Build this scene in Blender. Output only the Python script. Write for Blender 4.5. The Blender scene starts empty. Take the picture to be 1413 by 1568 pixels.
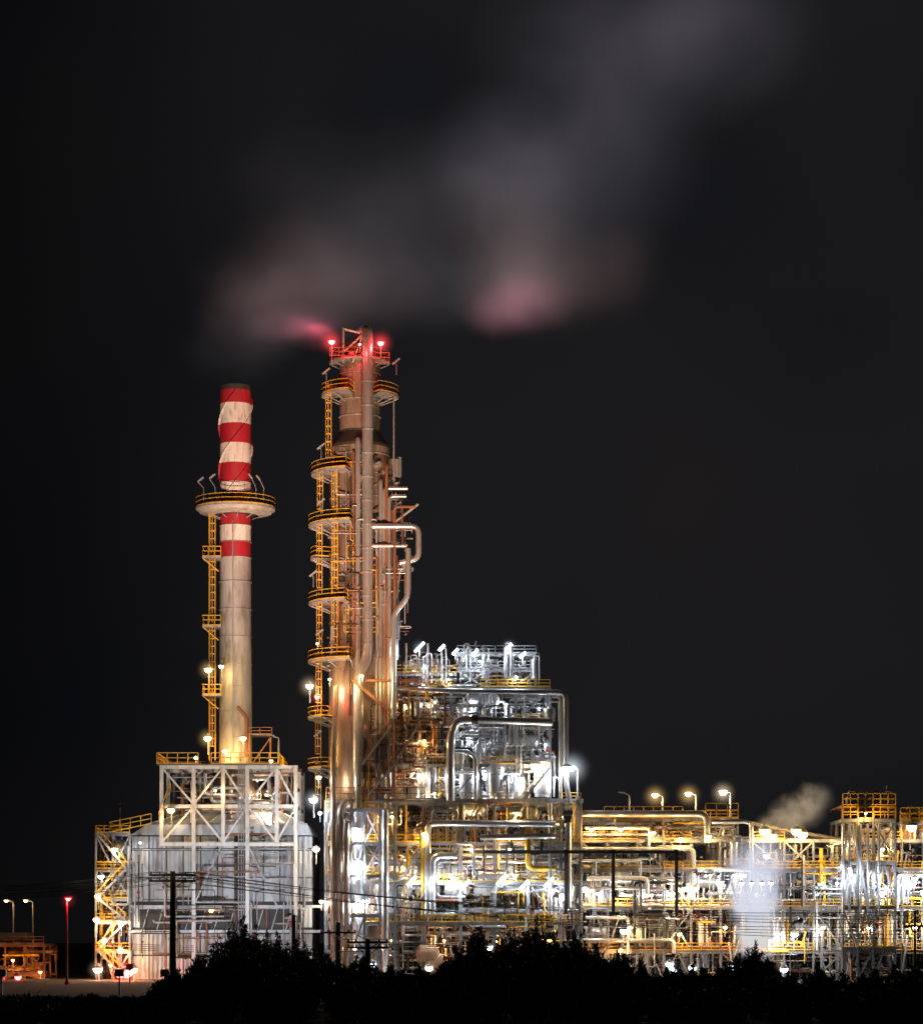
import bpy, math, random
import numpy as np
from mathutils import Vector, Matrix
R = random.Random(11)
S = bpy.context.scene
D = 400.0; CZ = 6.0
def X(px, y=0.0): return (px-706.5)*0.1*(D+y)/D
def Z(py, y=0.0): return CZ+(1440-py)*0.1*(D+y)/D
def P(px, py, y=0.0): return Vector((X(px, y), y, Z(py, y)))
GP=0.64

# ------------------------------------------------------------ materials
def pmat(name, col, rough=0.5, metal=0.0, var=0.25, scale=0.6, streak=True, dirt=(0.12,0.08,0.05), dirt_amt=0.35, bump=0.0):
    m = bpy.data.materials.new(name); m.use_nodes = True
    nt = m.node_tree; N = nt.nodes; L = nt.links
    b = N['Principled BSDF']
    tc = N.new('ShaderNodeTexCoord'); mp = N.new('ShaderNodeMapping')
    mp.inputs['Scale'].default_value = (1, 1, 0.25 if streak else 1)
    L.new(tc.outputs['Object'], mp.inputs['Vector'])
    n1 = N.new('ShaderNodeTexNoise'); n1.inputs['Scale'].default_value = scale; n1.inputs['Detail'].default_value = 4
    n1.inputs['Roughness'].default_value = 0.65
    L.new(mp.outputs[0], n1.inputs['Vector'])
    r = N.new('ShaderNodeValToRGB'); e = r.color_ramp.elements
    e[0].position = 0.3; e[1].position = 0.7
    e[0].color = (*[c*(1-var) for c in col], 1); e[1].color = (*[min(1, c*(1+var*0.4)) for c in col], 1)
    L.new(n1.outputs[0], r.inputs[0])
    n2 = N.new('ShaderNodeTexNoise'); n2.inputs['Scale'].default_value = scale*3.1; n2.inputs['Detail'].default_value = 5
    L.new(mp.outputs[0], n2.inputs['Vector'])
    mr = N.new('ShaderNodeMapRange'); mr.inputs[1].default_value = 0.5; mr.inputs[2].default_value = 0.7
    mr.inputs[3].default_value = 0; mr.inputs[4].default_value = dirt_amt
    L.new(n2.outputs[0], mr.inputs[0])
    mx = N.new('ShaderNodeMix'); mx.data_type = 'RGBA'
    L.new(mr.outputs[0], mx.inputs[0]); L.new(r.outputs[0], mx.inputs[6]); mx.inputs[7].default_value = (*dirt, 1)
    L.new(mx.outputs[2], b.inputs['Base Color'])
    b.inputs['Roughness'].default_value = rough; b.inputs['Metallic'].default_value = metal
    if bump:
        bp = N.new('ShaderNodeBump'); bp.inputs['Strength'].default_value = bump; bp.inputs['Distance'].default_value = 0.1
        L.new(n2.outputs[0], bp.inputs['Height']); L.new(bp.outputs[0], b.inputs['Normal'])
    return m
STEEL = pmat('galvanised_steel', (0.38,0.39,0.41), 0.45, 0.3, var=0.35, dirt_amt=0.5)
INS = pmat('aluminium_cladding', (0.58,0.58,0.59), 0.30, 0.65, var=0.2, dirt_amt=0.3)
WHITE = pmat('white_paint', (0.68,0.67,0.64), 0.5, 0, var=0.2, dirt=(0.25,0.18,0.14), dirt_amt=0.5)
RED = pmat('red_paint', (0.36,0.012,0.025), 0.5, 0, var=0.25, dirt_amt=0.3)
YEL = pmat('yellow_paint', (0.76,0.42,0.03), 0.5, 0, var=0.25, dirt_amt=0.3)
RUST = pmat('rusty_steel', (0.28,0.12,0.06), 0.7, 0.1, var=0.5)
SHELL = pmat('column_shell', (0.44,0.32,0.24), 0.36, 0.55, var=0.5, scale=0.35, dirt_amt=0.65)
STACK = pmat('stack_cladding', (0.46,0.44,0.41), 0.5, 0.2, var=0.35, scale=0.4, dirt_amt=0.55)
SWHITE = pmat('stack_white_paint', (0.66,0.61,0.56), 0.5, 0, var=0.2, scale=0.7, dirt=(0.25,0.17,0.13), dirt_amt=0.6)
DARK = pmat('dark_steel', (0.04,0.036,0.032), 0.6, 0.2)
DECK = pmat('deck_grating', (0.14,0.14,0.14), 0.6, 0.3)
CONC = pmat('concrete', (0.10,0.097,0.09), 0.85, 0, bump=0.3, streak=False)
SHEET = pmat('profiled_sheet', (0.44,0.46,0.50), 0.45, 0.25, var=0.35, scale=0.25, dirt_amt=0.6)
WOOD = pmat('creosoted_wood', (0.02,0.017,0.015), 0.9)
TANK = pmat('orange_vessel', (0.55,0.32,0.18), 0.5)
def emat(name, col, s):
    m = bpy.data.materials.new(name); m.use_nodes = True
    b = m.node_tree.nodes['Principled BSDF']
    b.inputs['Base Color'].default_value = (0.8,0.8,0.8,1)
    b.inputs['Emission Color'].default_value = (*col, 1); b.inputs['Emission Strength'].default_value = s
    return m

# ------------------------------------------------------------ mesh builder
class MB:
    def __init__(s): s.v=[]; s.f=[]; s.m=[]; s.s=[]; s.mats=[]
    def mi(s, mat):
        if mat not in s.mats: s.mats.append(mat)
        return s.mats.index(mat)
    def add(s, vs, fs, mat, smooth=False):
        o=len(s.v); k=s.mi(mat); s.v += [tuple(v) for v in vs]
        for f in fs: s.f.append([i+o for i in f]); s.m.append(k); s.s.append(smooth)
    def box(s, x0,x1,y0,y1,z0,z1, mat):
        vs=[(x,y,z) for z in (z0,z1) for y in (y0,y1) for x in (x0,x1)]
        s.add(vs, [(0,2,3,1),(4,5,7,6),(0,1,5,4),(2,6,7,3),(0,4,6,2),(1,3,7,5)], mat)
    def beam(s, a, b, w, mat, h=None):
        a=Vector(a); b=Vector(b); d=b-a
        if d.length<1e-4: return
        d.normalize(); up=Vector((0,0,1)) if abs(d.z)<0.9 else Vector((0,1,0))
        u=d.cross(up).normalized(); v=u.cross(d).normalized(); h=h or w
        u*=w/2; v*=h/2
        vs=[a-u-v,a+u-v,a+u+v,a-u+v,b-u-v,b+u-v,b+u+v,b-u+v]
        s.add(vs, [(3,2,1,0),(4,5,6,7),(0,1,5,4),(1,2,6,5),(2,3,7,6),(3,0,4,7)], mat)
    def tube(s, pts, r, mat, n=8, bend=None, cap=True):
        pts=[Vector(p) for p in pts]
        q=[pts[0]]
        for p in pts[1:]:
            if (p-q[-1]).length>1e-3: q.append(p)
        pts=q
        if len(pts)<2: return
        bend = bend if bend is not None else r*2.2
        out=[pts[0]]
        for i in range(1,len(pts)-1):
            p=pts[i]; a=(pts[i-1]-p); c=(pts[i+1]-p)
            la=min(bend,a.length*0.45); lc=min(bend,c.length*0.45)
            A=p+a.normalized()*la; C=p+c.normalized()*lc
            for t in (0,0.25,0.5,0.75,1): out.append(A*(1-t)**2+p*2*t*(1-t)+C*t*t)
        out.append(pts[-1]); pts=out
        vs=[]; u=None
        for i,p in enumerate(pts):
            if i==0: d=pts[1]-p
            elif i==len(pts)-1: d=p-pts[i-1]
            else: d=(pts[i+1]-p).normalized()+(p-pts[i-1]).normalized()
            if d.length<1e-6: d=Vector((0,0,1))
            d.normalize()
            if u is None:
                u=d.cross(Vector((0.31,0.2,0.93))); 
                if u.length<0.1: u=d.cross(Vector((1,0,0)))
            u=(u-d*u.dot(d)).normalized(); w=d.cross(u)
            for k in range(n):
                t=2*math.pi*k/n; vs.append(p+(u*math.cos(t)+w*math.sin(t))*r)
        fs=[]
        for i in range(len(pts)-1):
            for k in range(n):
                a=i*n+k; b=i*n+(k+1)%n; fs.append((a,b,b+n,a+n))
        s.add(vs,fs,mat,True)
        if cap:
            s.add(vs[:n],[tuple(range(n-1,-1,-1))],mat); s.add(vs[-n:],[tuple(range(n))],mat)
    def lathe(s, c, prof, mat, n=32, axis='z', a0=0, a1=2*math.pi):
        c=Vector(c); full=abs(a1-a0-2*math.pi)<1e-3
        for (h0,r0),(h1,r1) in zip(prof,prof[1:]):
            vs=[]; m=n if full else n+1
            for h,r in ((h0,r0),(h1,r1)):
                for k in range(m):
                    t=a0+(a1-a0)*k/n; q=(r*math.cos(t), r*math.sin(t), h)
                    if axis=='x': q=(q[2],q[0],q[1])
                    if axis=='y': q=(q[1],q[2],q[0])
                    vs.append(c+Vector(q))
            fs=[(k,(k+1)%m,(k+1)%m+m,k+m) for k in range(n)]
            s.add(vs,fs,mat,True)
    def rail(s, pts, mat=None, h=1.1, t=0.08, step=1.5, closed=False):
        mat=mat or YEL
        pts=[Vector(p) for p in pts]
        if closed: pts.append(pts[0])
        for a,b in zip(pts,pts[1:]):
            for hh in (h,h*0.55): s.beam(a+Vector((0,0,hh)),b+Vector((0,0,hh)),t,mat)
            s.beam(a+Vector((0,0,0.1)),b+Vector((0,0,0.1)),0.05,mat,0.16)
            n=max(1,int(round((b-a).length/step)))
            for i in range(n+1):
                p=a.lerp(b,i/n); s.beam(p,p+Vector((0,0,h)),t,mat)
    def ladder(s, x,y,z0,z1, mat=None, cage=True, dirx=-1, w=0.5):
        mat=mat or YEL
        for dy in (-w/2,w/2): s.beam((x,y+dy,z0),(x,y+dy,z1),0.09,mat)
        z=z0
        while z<z1: s.beam((x,y-w/2,z),(x,y+w/2,z),0.05,mat); z+=0.45
        if cage:
            z=z0+2.2
            A=[(0,-0.4),(0.45*dirx,-0.42),(0.8*dirx,-0.2),(0.8*dirx,0.2),(0.45*dirx,0.42),(0,0.4)]
            while z<z1:
                q=[Vector((x+a,y+b,z)) for a,b in A]
                for a,b in zip(q,q[1:]): s.beam(a,b,0.06,mat,0.08)
                z+=1.2
            for a,b in A[1:-1]: s.beam((x+a,y+b,z0+2.2),(x+a,y+b,z1),0.06,mat)
    def stair(s, a, b, w=1.0, mat=None):
        mat=mat or YEL; a=Vector(a); b=Vector(b)
        for dy in (0,w):
            o=Vector((0,dy,0)); s.beam(a+o,b+o,0.1,STEEL,0.28)
            s.beam(a+o+Vector((0,0,1.1)),b+o+Vector((0,0,1.1)),0.08,mat)
            n=max(2,int((b-a).length/1.5))
            for i in range(n+1):
                p=a.lerp(b,i/n)+o; s.beam(p,p+Vector((0,0,1.1)),0.07,mat)
        n=int(abs(b.z-a.z)/0.25)
        for i in range(n):
            p=a.lerp(b,(i+0.5)/n); s.box(p.x-0.13,p.x+0.13,p.y+0.05,p.y+w-0.05,p.z-0.02,p.z+0.02,DECK)
    def build(s, name, parent=None):
        me=bpy.data.meshes.new(name); me.from_pydata(s.v,[],s.f)
        for m in s.mats: me.materials.append(m)
        me.polygons.foreach_set('material_index', s.m); me.polygons.foreach_set('use_smooth', s.s)
        me.update(); o=bpy.data.objects.new(name,me); S.collection.objects.link(o)
        if parent: o.parent=parent
        return o
def empty(name):
    e=bpy.data.objects.new(name,None); S.collection.objects.link(e); return e

# ------------------------------------------------------------ lamps
COL={'w':(1,0.78,0.50),'c':(0.80,0.89,1.0),'o':(1,0.45,0.13),'r':(1,0.06,0.06),'y':(1,0.62,0.22)}
GLOW={}
def glow_mat(k, amp):
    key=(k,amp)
    if key in GLOW: return GLOW[key]
    m=bpy.data.materials.new('lamp_glow'); m.use_nodes=True; nt=m.node_tree; nt.nodes.clear()  # self-emitting volume; lamp bloom is put into its emission
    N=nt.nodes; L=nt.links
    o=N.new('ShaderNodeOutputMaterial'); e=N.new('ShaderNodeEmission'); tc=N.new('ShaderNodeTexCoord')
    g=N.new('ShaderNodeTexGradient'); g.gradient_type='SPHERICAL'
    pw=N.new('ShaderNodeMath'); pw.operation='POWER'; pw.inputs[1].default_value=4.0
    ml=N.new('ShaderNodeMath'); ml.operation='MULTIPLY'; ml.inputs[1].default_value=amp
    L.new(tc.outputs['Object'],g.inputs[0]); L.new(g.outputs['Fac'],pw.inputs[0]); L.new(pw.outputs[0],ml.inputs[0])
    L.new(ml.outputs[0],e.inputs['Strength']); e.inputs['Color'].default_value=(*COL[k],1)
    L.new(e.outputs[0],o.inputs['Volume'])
    GLOW[key]=m; return m
def glowball(loc, k, r, amp, parent):
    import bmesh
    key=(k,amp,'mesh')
    if key not in GLOW:
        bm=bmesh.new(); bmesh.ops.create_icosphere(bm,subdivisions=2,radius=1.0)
        me=bpy.data.meshes.new('glow'); bm.to_mesh(me); bm.free(); me.materials.append(glow_mat(k,amp)); GLOW[key]=me
    o=bpy.data.objects.new('lamp_glow_ball',GLOW[key]); S.collection.objects.link(o)  # added glowing ball that imitates bloom around the lamp
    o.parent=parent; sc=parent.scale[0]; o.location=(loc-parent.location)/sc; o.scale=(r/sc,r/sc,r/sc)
LM={}
def lamp(p, k='w', power=1500, r=0.28, glow=0, amp=0.5, name='floodlight', tube=None):
    """floodlight: bracket, hood, and a lit lamp"""
    p=Vector(p)
    key=(k,tube)
    if key not in LM:
        b=MB(); E=LM.setdefault(('e',k), emat('lamp_lens_'+k, COL[k], 12.0))
        if tube:
            d=Vector((0.71,0,0.71))*tube*0.5
            b.tube([-d+Vector((0,0.0,0)),d+Vector((0,0,0))],0.2,E,n=8)
            b.beam(-d*1.05+Vector((0,0.3,0.12)),d*1.05+Vector((0,0.3,0.12)),0.4,STEEL,0.1)
            b.beam((0,0.3,0.0),(0,0.35,-1.6),0.1,STEEL)
        else:
            b.lathe((0,0.05,0),[(0.34,0.05),(0.30,0.26),(0.16,0.40),(0.06,0.44)],STEEL,n=14)
            b.lathe((0,0.05,0),[(0.06,0.36),(-0.08,0.36),(-0.2,0.30),(-0.3,0.18),(-0.34,0.02)],E,n=14)
            b.tube([(0,0.05,0.3),(0,0.05,0.45),(0,0.7,0.45),(0,0.7,-1.6)],0.05,STEEL,n=6)
        o=b.build(name); LM[key]=o.data
    else:
        o=bpy.data.objects.new(name,LM[key]); S.collection.objects.link(o)
    o.location=p; sc=1.0
    if not tube:
        sc=max(0.55,min(2.6,r/0.32)); o.scale=(sc,sc,sc)
    if power>0:
        l=bpy.data.lights.new('bulb','POINT'); l.color=COL[k]; l.energy=power*GP; l.shadow_soft_size=min(r,0.4)
        lo=bpy.data.objects.new('bulb',l); S.collection.objects.link(lo); lo.parent=o; lo.location=(0,-0.55,-0.4)
    if glow: glowball(p+Vector((0,-0.3,-0.1)),k,glow,amp,o)
    return o
def L_(px,py,y,k='w',pw=1500,r=0.28,glow=0,amp=0.35,tube=None): return lamp(P(px,py,y),k,pw,r,glow,amp,tube=tube)
def spot(p, target, k, power, ang, blend=0.6):  # added lamp on a made-up post, brightens stack, column and walls
    o=empty('added_ground_spot'); p=Vector(p); o.location=p
    b=MB(); b.box(-0.5,0.5,-0.3,0.3,-0.5,0.3,STEEL); b.beam((0,0,-0.5),(0,0,-p.z),0.2,STEEL)
    h=b.build('added_spot_housing',o)
    l=bpy.data.lights.new('beam','SPOT'); l.color=k; l.energy=power; l.spot_size=math.radians(ang); l.spot_blend=blend; l.shadow_soft_size=0.4
    lo=bpy.data.objects.new('beam',l); S.collection.objects.link(lo); lo.parent=o
    d=(Vector(target)-p); lo.location=d.normalized()*0.8; lo.rotation_euler=d.to_track_quat('-Z','Y').to_euler()

# ------------------------------------------------------------ generic plant pieces
def arc_platform(b, cx,cy,z, ri,ro,a0,a1, rail=YEL, n=14, brackets=True):
    b.lathe((cx,cy,0),[(z-0.22,ri),(z-0.22,ro),(z,ro),(z,ri)],STEEL,n=n,a0=a0,a1=a1)
    full=abs(a1-a0-2*math.pi)<1e-3
    pts=[Vector((cx+ro*math.cos(a0+(a1-a0)*i/n),cy+ro*math.sin(a0+(a1-a0)*i/n),z)) for i in range(n+1)]
    if not full:
        pts=[Vector((cx+ri*math.cos(a0),cy+ri*math.sin(a0),z))]+pts+[Vector((cx+ri*math.cos(a1),cy+ri*math.sin(a1),z))]
    b.rail(pts,rail,step=2.2,h=1.5)
    if brackets:
        m=max(3,n//3)
        for i in range(m+1):
            t=a0+(a1-a0)*i/m; c,s_=math.cos(t),math.sin(t)
            b.beam((cx+ro*0.95*c,cy+ro*0.95*s_,z-0.25),(cx+ri*c,cy+ri*s_,z-0.3-(ro-ri)*0.35),0.14,STEEL)
def frame(b, xs, ys, zs, col=STEEL, w=0.4, brace=0.35, deck=0.6, railp=0.8, railmat=YEL, rnd=R, skip=0.0):
    for x in xs:
        for y in ys: 
            b.box(x-w/2,x+w/2,y-w*0.12,y+w*0.12,zs[0],zs[-1],col)
            b.box(x-w*0.12,x+w*0.12,y-w/2,y+w/2,zs[0],zs[-1],col)
    for k,z in enumerate(zs[1:],1):
        for y in ys:
            b.box(xs[0],xs[-1],y-0.12,y+0.12,z-0.5,z-0.06,col)
            b.box(xs[0],xs[-1],y-0.22,y+0.22,z-0.06,z-0.0,col)
        for x in xs: b.box(x-0.1,x+0.1,ys[0],ys[-1],z-0.45,z-0.05,col)
        for i in range(len(xs)-1):
            for j in range(len(ys)-1):
                if rnd.random()<deck: b.box(xs[i]+0.12,xs[i+1]-0.12,ys[j]+0.25,ys[j+1]-0.25,z+0.005,z+0.06,DECK)
            if rnd.random()<railp: b.rail([(xs[i],ys[0]-0.3,z),(xs[i+1],ys[0]-0.3,z)],railmat,t=0.1)
        for i in range(len(xs)-1):
            for y in (ys[0],ys[-1]):
                q=rnd.random(); z0=zs[k-1]; xa,xb=xs[i],xs[i+1]; xm=(xa+xb)/2
                if q<brace:
                    yy=y+0.05
                    t=rnd.choice('/\\XV')
                    if t in '/X': b.beam((xa,yy,z0),(xb,yy,z-0.3),0.24,col)
                    if t in '\\X': b.beam((xb,yy+0.03,z0),(xa,yy+0.03,z-0.3),0.24,col)
                    if t=='V': b.beam((xa,yy,z0),(xm,yy,z-0.3),0.24,col); b.beam((xb,yy,z0),(xm,yy,z-0.3),0.24,col)
def rpipe(b, bx, rmin=0.06,rmax=0.3, mats=(INS,), steps=4, rnd=R, axes='xzy', mxl=9):
    x0,x1,y0,y1,z0,z1=bx
    p=Vector((rnd.uniform(x0,x1),rnd.uniform(y0,y1),rnd.uniform(z0,z1)))
    r=rmin+(rmax-rmin)*rnd.random()**2.4; pts=[p.copy()]; last=''
    for i in range(rnd.randint(2,steps)):
        a=rnd.choice([c for c in axes if c!=last]); last=a
        lo,hi={'x':(x0,x1),'y':(y0,y1),'z':(z0,z1)}[a]; idx='xyz'.index(a)
        cur=p[idx]; t=rnd.uniform(lo,hi)
        t=cur+max(-mxl,min(mxl,t-cur)); p[idx]=t; pts.append(p.copy())
    m=rnd.choice(mats); b.tube(pts,r,m,n=8 if r>0.12 else 6)
    for a,c in zip(pts,pts[1:]):
        if (c-a).length>2 and rnd.random()<0.5:
            q=a.lerp(c,rnd.uniform(0.25,0.75)); d=(c-a).normalized()
            b.tube([q-d*0.12,q+d*0.12],r*1.6+0.05,m,n=8)
            if rnd.random()<0.5:
                b.tube([q,q+Vector((0,-0.25,r+0.7))],0.05,RUST,n=5); b.tube([q+Vector((0,-0.25,r+0.7)),q+Vector((0,-0.3,r+0.76))],0.28,RED if rnd.random()<0.2 else STEEL,n=8)
def drum(b, c, L, r, mat, axis='x'):
    b.lathe(c,[(-L/2-r*0.5,0.01),(-L/2-r*0.42,r*0.5),(-L/2-r*0.25,r*0.82),(-L/2,r),(-L/6,r),(-L/6,r*1.03),(-L/6+0.1,r*1.03),(-L/6+0.1,r),(L/2,r),(L/2+r*0.25,r*0.82),(L/2+r*0.42,r*0.5),(L/2+r*0.5,0.01)],mat,n=20,axis=axis)
    if axis=='x':
        for dx in (-L*0.3,L*0.3): b.box(c[0]+dx-0.15,c[0]+dx+0.15,c[1]-r*0.7,c[1]+r*0.7,c[2]-r-0.7,c[2]-r*0.5,CONC)
        b.tube([(c[0],c[1],c[2]+r*0.9),(c[0],c[1],c[2]+r+0.9)],0.2,mat)
def vert_vessel(b, x,y,z0,z1,r,mat):
    b.lathe((x,y,0),[(z0,r*0.9),(z0+0.6,r*0.9),(z0+0.6,r),(z0+(z1-z0)*0.5,r),(z0+(z1-z0)*0.5,r*1.07),(z0+(z1-z0)*0.5+0.15,r*1.07),(z0+(z1-z0)*0.5+0.15,r),(z1-r*0.5,r),(z1-r*0.25,r*0.8),(z1-r*0.1,r*0.5),(z1,0.01)],mat,n=18)
    b.tube([(x,y,z1-0.1),(x,y,z1+0.7),(x+r+0.5,y,z1+0.7),(x+r+0.5,y,z0)],0.13,mat)

# ------------------------------------------------------------ ground
g=MB(); g.add([(-3000,-420,0),(3000,-420,0),(3000,5000,0),(-3000,5000,0)],[(0,1,2,3)],pmat('ground_soil',(0.03,0.026,0.02),0.95,0,scale=0.3,streak=False,bump=0.5)); g.build('ground')
g=MB(); g.add([(X(120),-6,0.02),(140,-6,0.02),(140,50,0.02),(X(120),50,0.02)],[(0,1,2,3)],CONC); g.build('plant_pavement')

# ------------------------------------------------------------ chimney
ch=empty('chimney_stack'); cy=9.0; f=(D+cy)/D
cx=X(361,cy)
def zz(py,y=cy): return Z(py,y)
b=MB()
bands=[(592,600,DARK),(600,620,RED),(620,651,SWHITE),(651,681,RED),(681,711,SWHITE),(711,740,RED),(740,785,SWHITE),(785,806,RED),(806,831,SWHITE),(831,855,RED)]
rt=2.42
for a,c,m in bands: b.lathe((cx,cy,0),[(zz(c),rt),(zz(a),rt)],m,n=40)
b.lathe((cx,cy,0),[(zz(592),rt),(zz(592),rt-0.2),(zz(600),rt-0.25)],DARK,n=40)
prev=855
for py in (892,934,976,1018,1052,1090,1130,1175):
    b.lathe((cx,cy,0),[(zz(py),rt+0.0005*(py-855)),(zz(prev),rt+0.0005*(prev-855))],STACK,n=40)
    b.lathe((cx,cy,0),[(zz(py)-0.06,rt+0.05),(zz(py)-0.06,rt+0.17),(zz(py)+0.06,rt+0.17),(zz(py)+0.06,rt+0.05)],STEEL,n=40)
    prev=py
for py in (806,831,855): b.lathe((cx,cy,0),[(zz(py)-0.04,rt),(zz(py)-0.04,rt+0.1),(zz(py)+0.04,rt+0.1),(zz(py)+0.04,rt)],STEEL,n=40)
b.build('shell',ch)
b=MB(); zt=zz(602); zb=zz(757); H=zt-zb
for s0 in range(3):
    n=120
    for i in range(n):
        t0=i/n; t1=(i+1)/n; q=[]
        for t in (t0,t1):
            a=2*math.pi*(s0/3-t*0.75)+0.6; z=zt-H*t
            q+= [Vector((cx+math.cos(a)*rt,cy+math.sin(a)*rt,z)),Vector((cx+math.cos(a)*(rt+0.3),cy+math.sin(a)*(rt+0.3),z))]
        zm=zt-H*(t0+t1)/2; m=SWHITE
        for a_,c_,mm in bands:
            if zz(c_)<zm<=zz(a_): m=mm
        b.add(q,[(0,1,3,2)],m,False)
b.build('helical_strakes',ch)
b=MB(); arc_platform(b,cx,cy,zz(779),rt,6.2,0,2*math.pi,n=28)
b.lathe((cx,cy,0),[(zz(790),3.6),(zz(786),5.6),(zz(779)-0.23,6.1)],STACK,n=28)
b.lathe((cx,cy,0),[(zz(790),3.6),(zz(790),rt)],DARK,n=28)
for px,top in ((312,738),(330,733),(392,733),(404,735)):
    q=P(px,775,cy-3)
    b.tube([q,Vector((q.x,q.y,Z(752,cy))),Vector((q.x+(-0.9 if px<361 else -0.6),q.y,Z(top+5,cy)))],0.07,STEEL,n=6)
    e=Vector((q.x+(-0.9 if px<361 else -0.6),q.y,Z(top+5,cy))); b.beam(e,e+Vector((0.9*(1 if px<361 else -0.6),0,0.7)),0.25,STEEL)
b.build('top_gallery',ch)
b=MB(); lx=X(331,cy)
b.ladder(lx,cy-1.2,zz(1165),zz(785),dirx=-1,w=0.8); b.ladder(lx-1.0,cy-0.4,zz(1165),zz(785),dirx=-1,w=0.6,cage=False)
for py in (850,955,1060):
    z=zz(py+6); b.box(lx-1.9,lx+1.0,cy-2.6,cy+1.2,z-0.2,z,STEEL); b.rail([(lx+1.0,cy-2.6,z),(lx-1.9,cy-2.6,z),(lx-1.9,cy+1.2,z)],h=1.6,step=0.9,t=0.1)
    b.beam((lx-1.8,cy-2,z-0.2),(lx+0.6,cy-2,z-2.2),0.16,YEL)
b.tube([(cx-0.2,cy-rt-0.35,zz(1160)),(cx-0.2,cy-rt-0.35,zz(800))],0.08,STEEL,n=6)
b.tube([(cx+1.9,cy-1.9,zz(1160)),(cx+1.9,cy-1.9,zz(1100)),(cx+0.6,cy-2.9,zz(1085))],0.3,RUST,n=8)
b.build('caged_ladder',ch)

# ------------------------------------------------------------ stack support frame
sf=empty('stack_support_frame'); b=MB()
ys=[0.0,9.0,18.0]; xs=[X(p) for p in (248,297,342,379,424,453)]
zs=[Z(p) for p in (1500,1427,1387,1290,1232,1172)]
for i,x in enumerate(xs):
    for y in ys:
        z0=0.0 if i in (1,3,5) else Z(1290)
        b.box(x-0.28,x+0.28,y-0.08,y+0.08,z0,zs[-1],WHITE); b.box(x-0.08,x+0.08,y-0.28,y+0.28,z0,zs[-1],STEEL); b.box(x-0.28,x+0.28,y-0.3,y-0.22,z0,zs[-1],WHITE)
for z in (zs[-1],zs[-2],zs[-3]):
    for y in ys: b.box(xs[0]-0.3,xs[-1]+0.3,y-0.15,y+0.15,z-0.55,z,WHITE)
    for x in xs: b.box(x-0.12,x+0.12,0,18,z-0.5,z-0.02,STEEL)
for k in range(5):
    xa,xb=xs[k],xs[k+1]
    for y in (0,18):
        for (za,zb_) in ((zs[-2],zs[-1]),(zs[-3],zs[-2])):
            if (k+int(za))%2: b.beam((xa,y-0.1,za),(xb,y-0.1,zb_-0.3),0.28,WHITE)
            else: b.beam((xb,y-0.1,za),(xa,y-0.1,zb_-0.3),0.28,WHITE)
b.beam((xs[1],0,zs[2]),(xs[2],0,zs[3]),0.25,STEEL); b.beam((xs[3],0,zs[3]),(xs[4],0,zs[2]),0.25,STEEL)
z=zs[-1]; b.box(X(242),X(428),-1.2,19,z+0.005,z+0.15,DECK)
b.rail([(X(242),-1.2,z+0.15),(X(305),-1.2,z+0.15)],h=1.7,t=0.12,step=1.4); b.rail([(X(325),-1.2,z+0.15),(X(428),-1.2,z+0.15)],h=1.7,t=0.12)
b.rail([(X(242),-1.2,z+0.15),(X(242),19,z+0.15)],h=1.7); b.rail([(X(242),19,z+0.15),(X(428),19,z+0.15)],h=1.7); b.rail([(X(428),-1.2,z+0.15),(X(428),19,z+0.15)],h=1.7)
b.box(X(375),X(412),6,12,Z(1120),Z(1120)+0.2,STEEL)
b.rail([(X(375),6,Z(1120)),(X(412),6,Z(1120))],RUST,t=0.1)
for px in (377,410): b.beam((X(px),6,z),(X(px),6,Z(1118)),0.25,RUST)
b.beam((X(377),6,z),(X(410),6,Z(1125)),0.18,RUST)
b.ladder(X(366),-0.6,0,z,STEEL,dirx=1)
b.stair((X(245),-1,Z(1255)),(X(262),-1,Z(1210)))
for i in range(75): rpipe(b,(X(250),X(452),1,14,Z(1290),Z(1178)),mats=(STEEL,RUST,INS,SHELL),rmax=0.4)
b.lathe((cx,cy,0),[(Z(1290),4.4),(Z(1215),4.2),(Z(1172),2.6)],SHELL,n=32)
b.build('frame',sf)

# ------------------------------------------------------------ boiler house
bh=empty('boiler_house'); b=MB()
def sheet(b,x0,x1,y,z0,z1,mat,pitch=0.35):
    n=max(2,int((x1-x0)/pitch))
    vs=[];fs=[]
    for i in range(n+1):
        x=x0+(x1-x0)*i/n; d=0.09 if i%2 else 0
        vs+= [(x,y-d,z0),(x,y-d,z1)]
    for i in range(n): fs.append((2*i,2*i+2,2*i+3,2*i+1))
    b.add(vs,fs,mat)
SH2=[pmat('profiled_sheet_b',(0.38,0.40,0.44),0.45,0.25,var=0.4,scale=0.4,dirt_amt=0.7),pmat('profiled_sheet_c',(0.52,0.53,0.55),0.45,0.2,var=0.35,scale=0.3,dirt_amt=0.6),SHEET,SHEET]
x0,xm,x1=X(200),X(358),X(478); zt=Z(1278); y0=2.0
b.box(x0+0.05,x1-0.05,y0+0.1,22,0,zt-0.02,DARK)
for (a,c) in ((x0,xm),(X(377),x1)):
    for (p0,p1) in ((1500,1464),(1462,1430),(1420,1390),(1380,1344),(1341,1302),(1298,1280)):
        n=int(round((c-a)/2.6))
        for i in range(n):
            xa=a+(c-a)*i/n; xb=a+(c-a)*(i+1)/n
            sheet(b,xa+0.09,xb-0.09,y0+R.uniform(-0.03,0.03),Z(p0),Z(p1),R.choice(SH2))
b.box(x0-0.02,x0+0.05,y0,22,0,zt,SHEET)
b.box(xm,X(377),y0+0.04,y0+0.09,0,zt-1,DARK)
for py in (1300,1342): b.box(x0,x1,y0-0.22,y0,Z(py)-0.08,Z(py)+0.08,STEEL)
for py in (1388,1426): b.box(x0-0.3,x1+1.5,y0-0.9,y0,Z(py)-0.22,Z(py)+0.22,STEEL)
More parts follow.
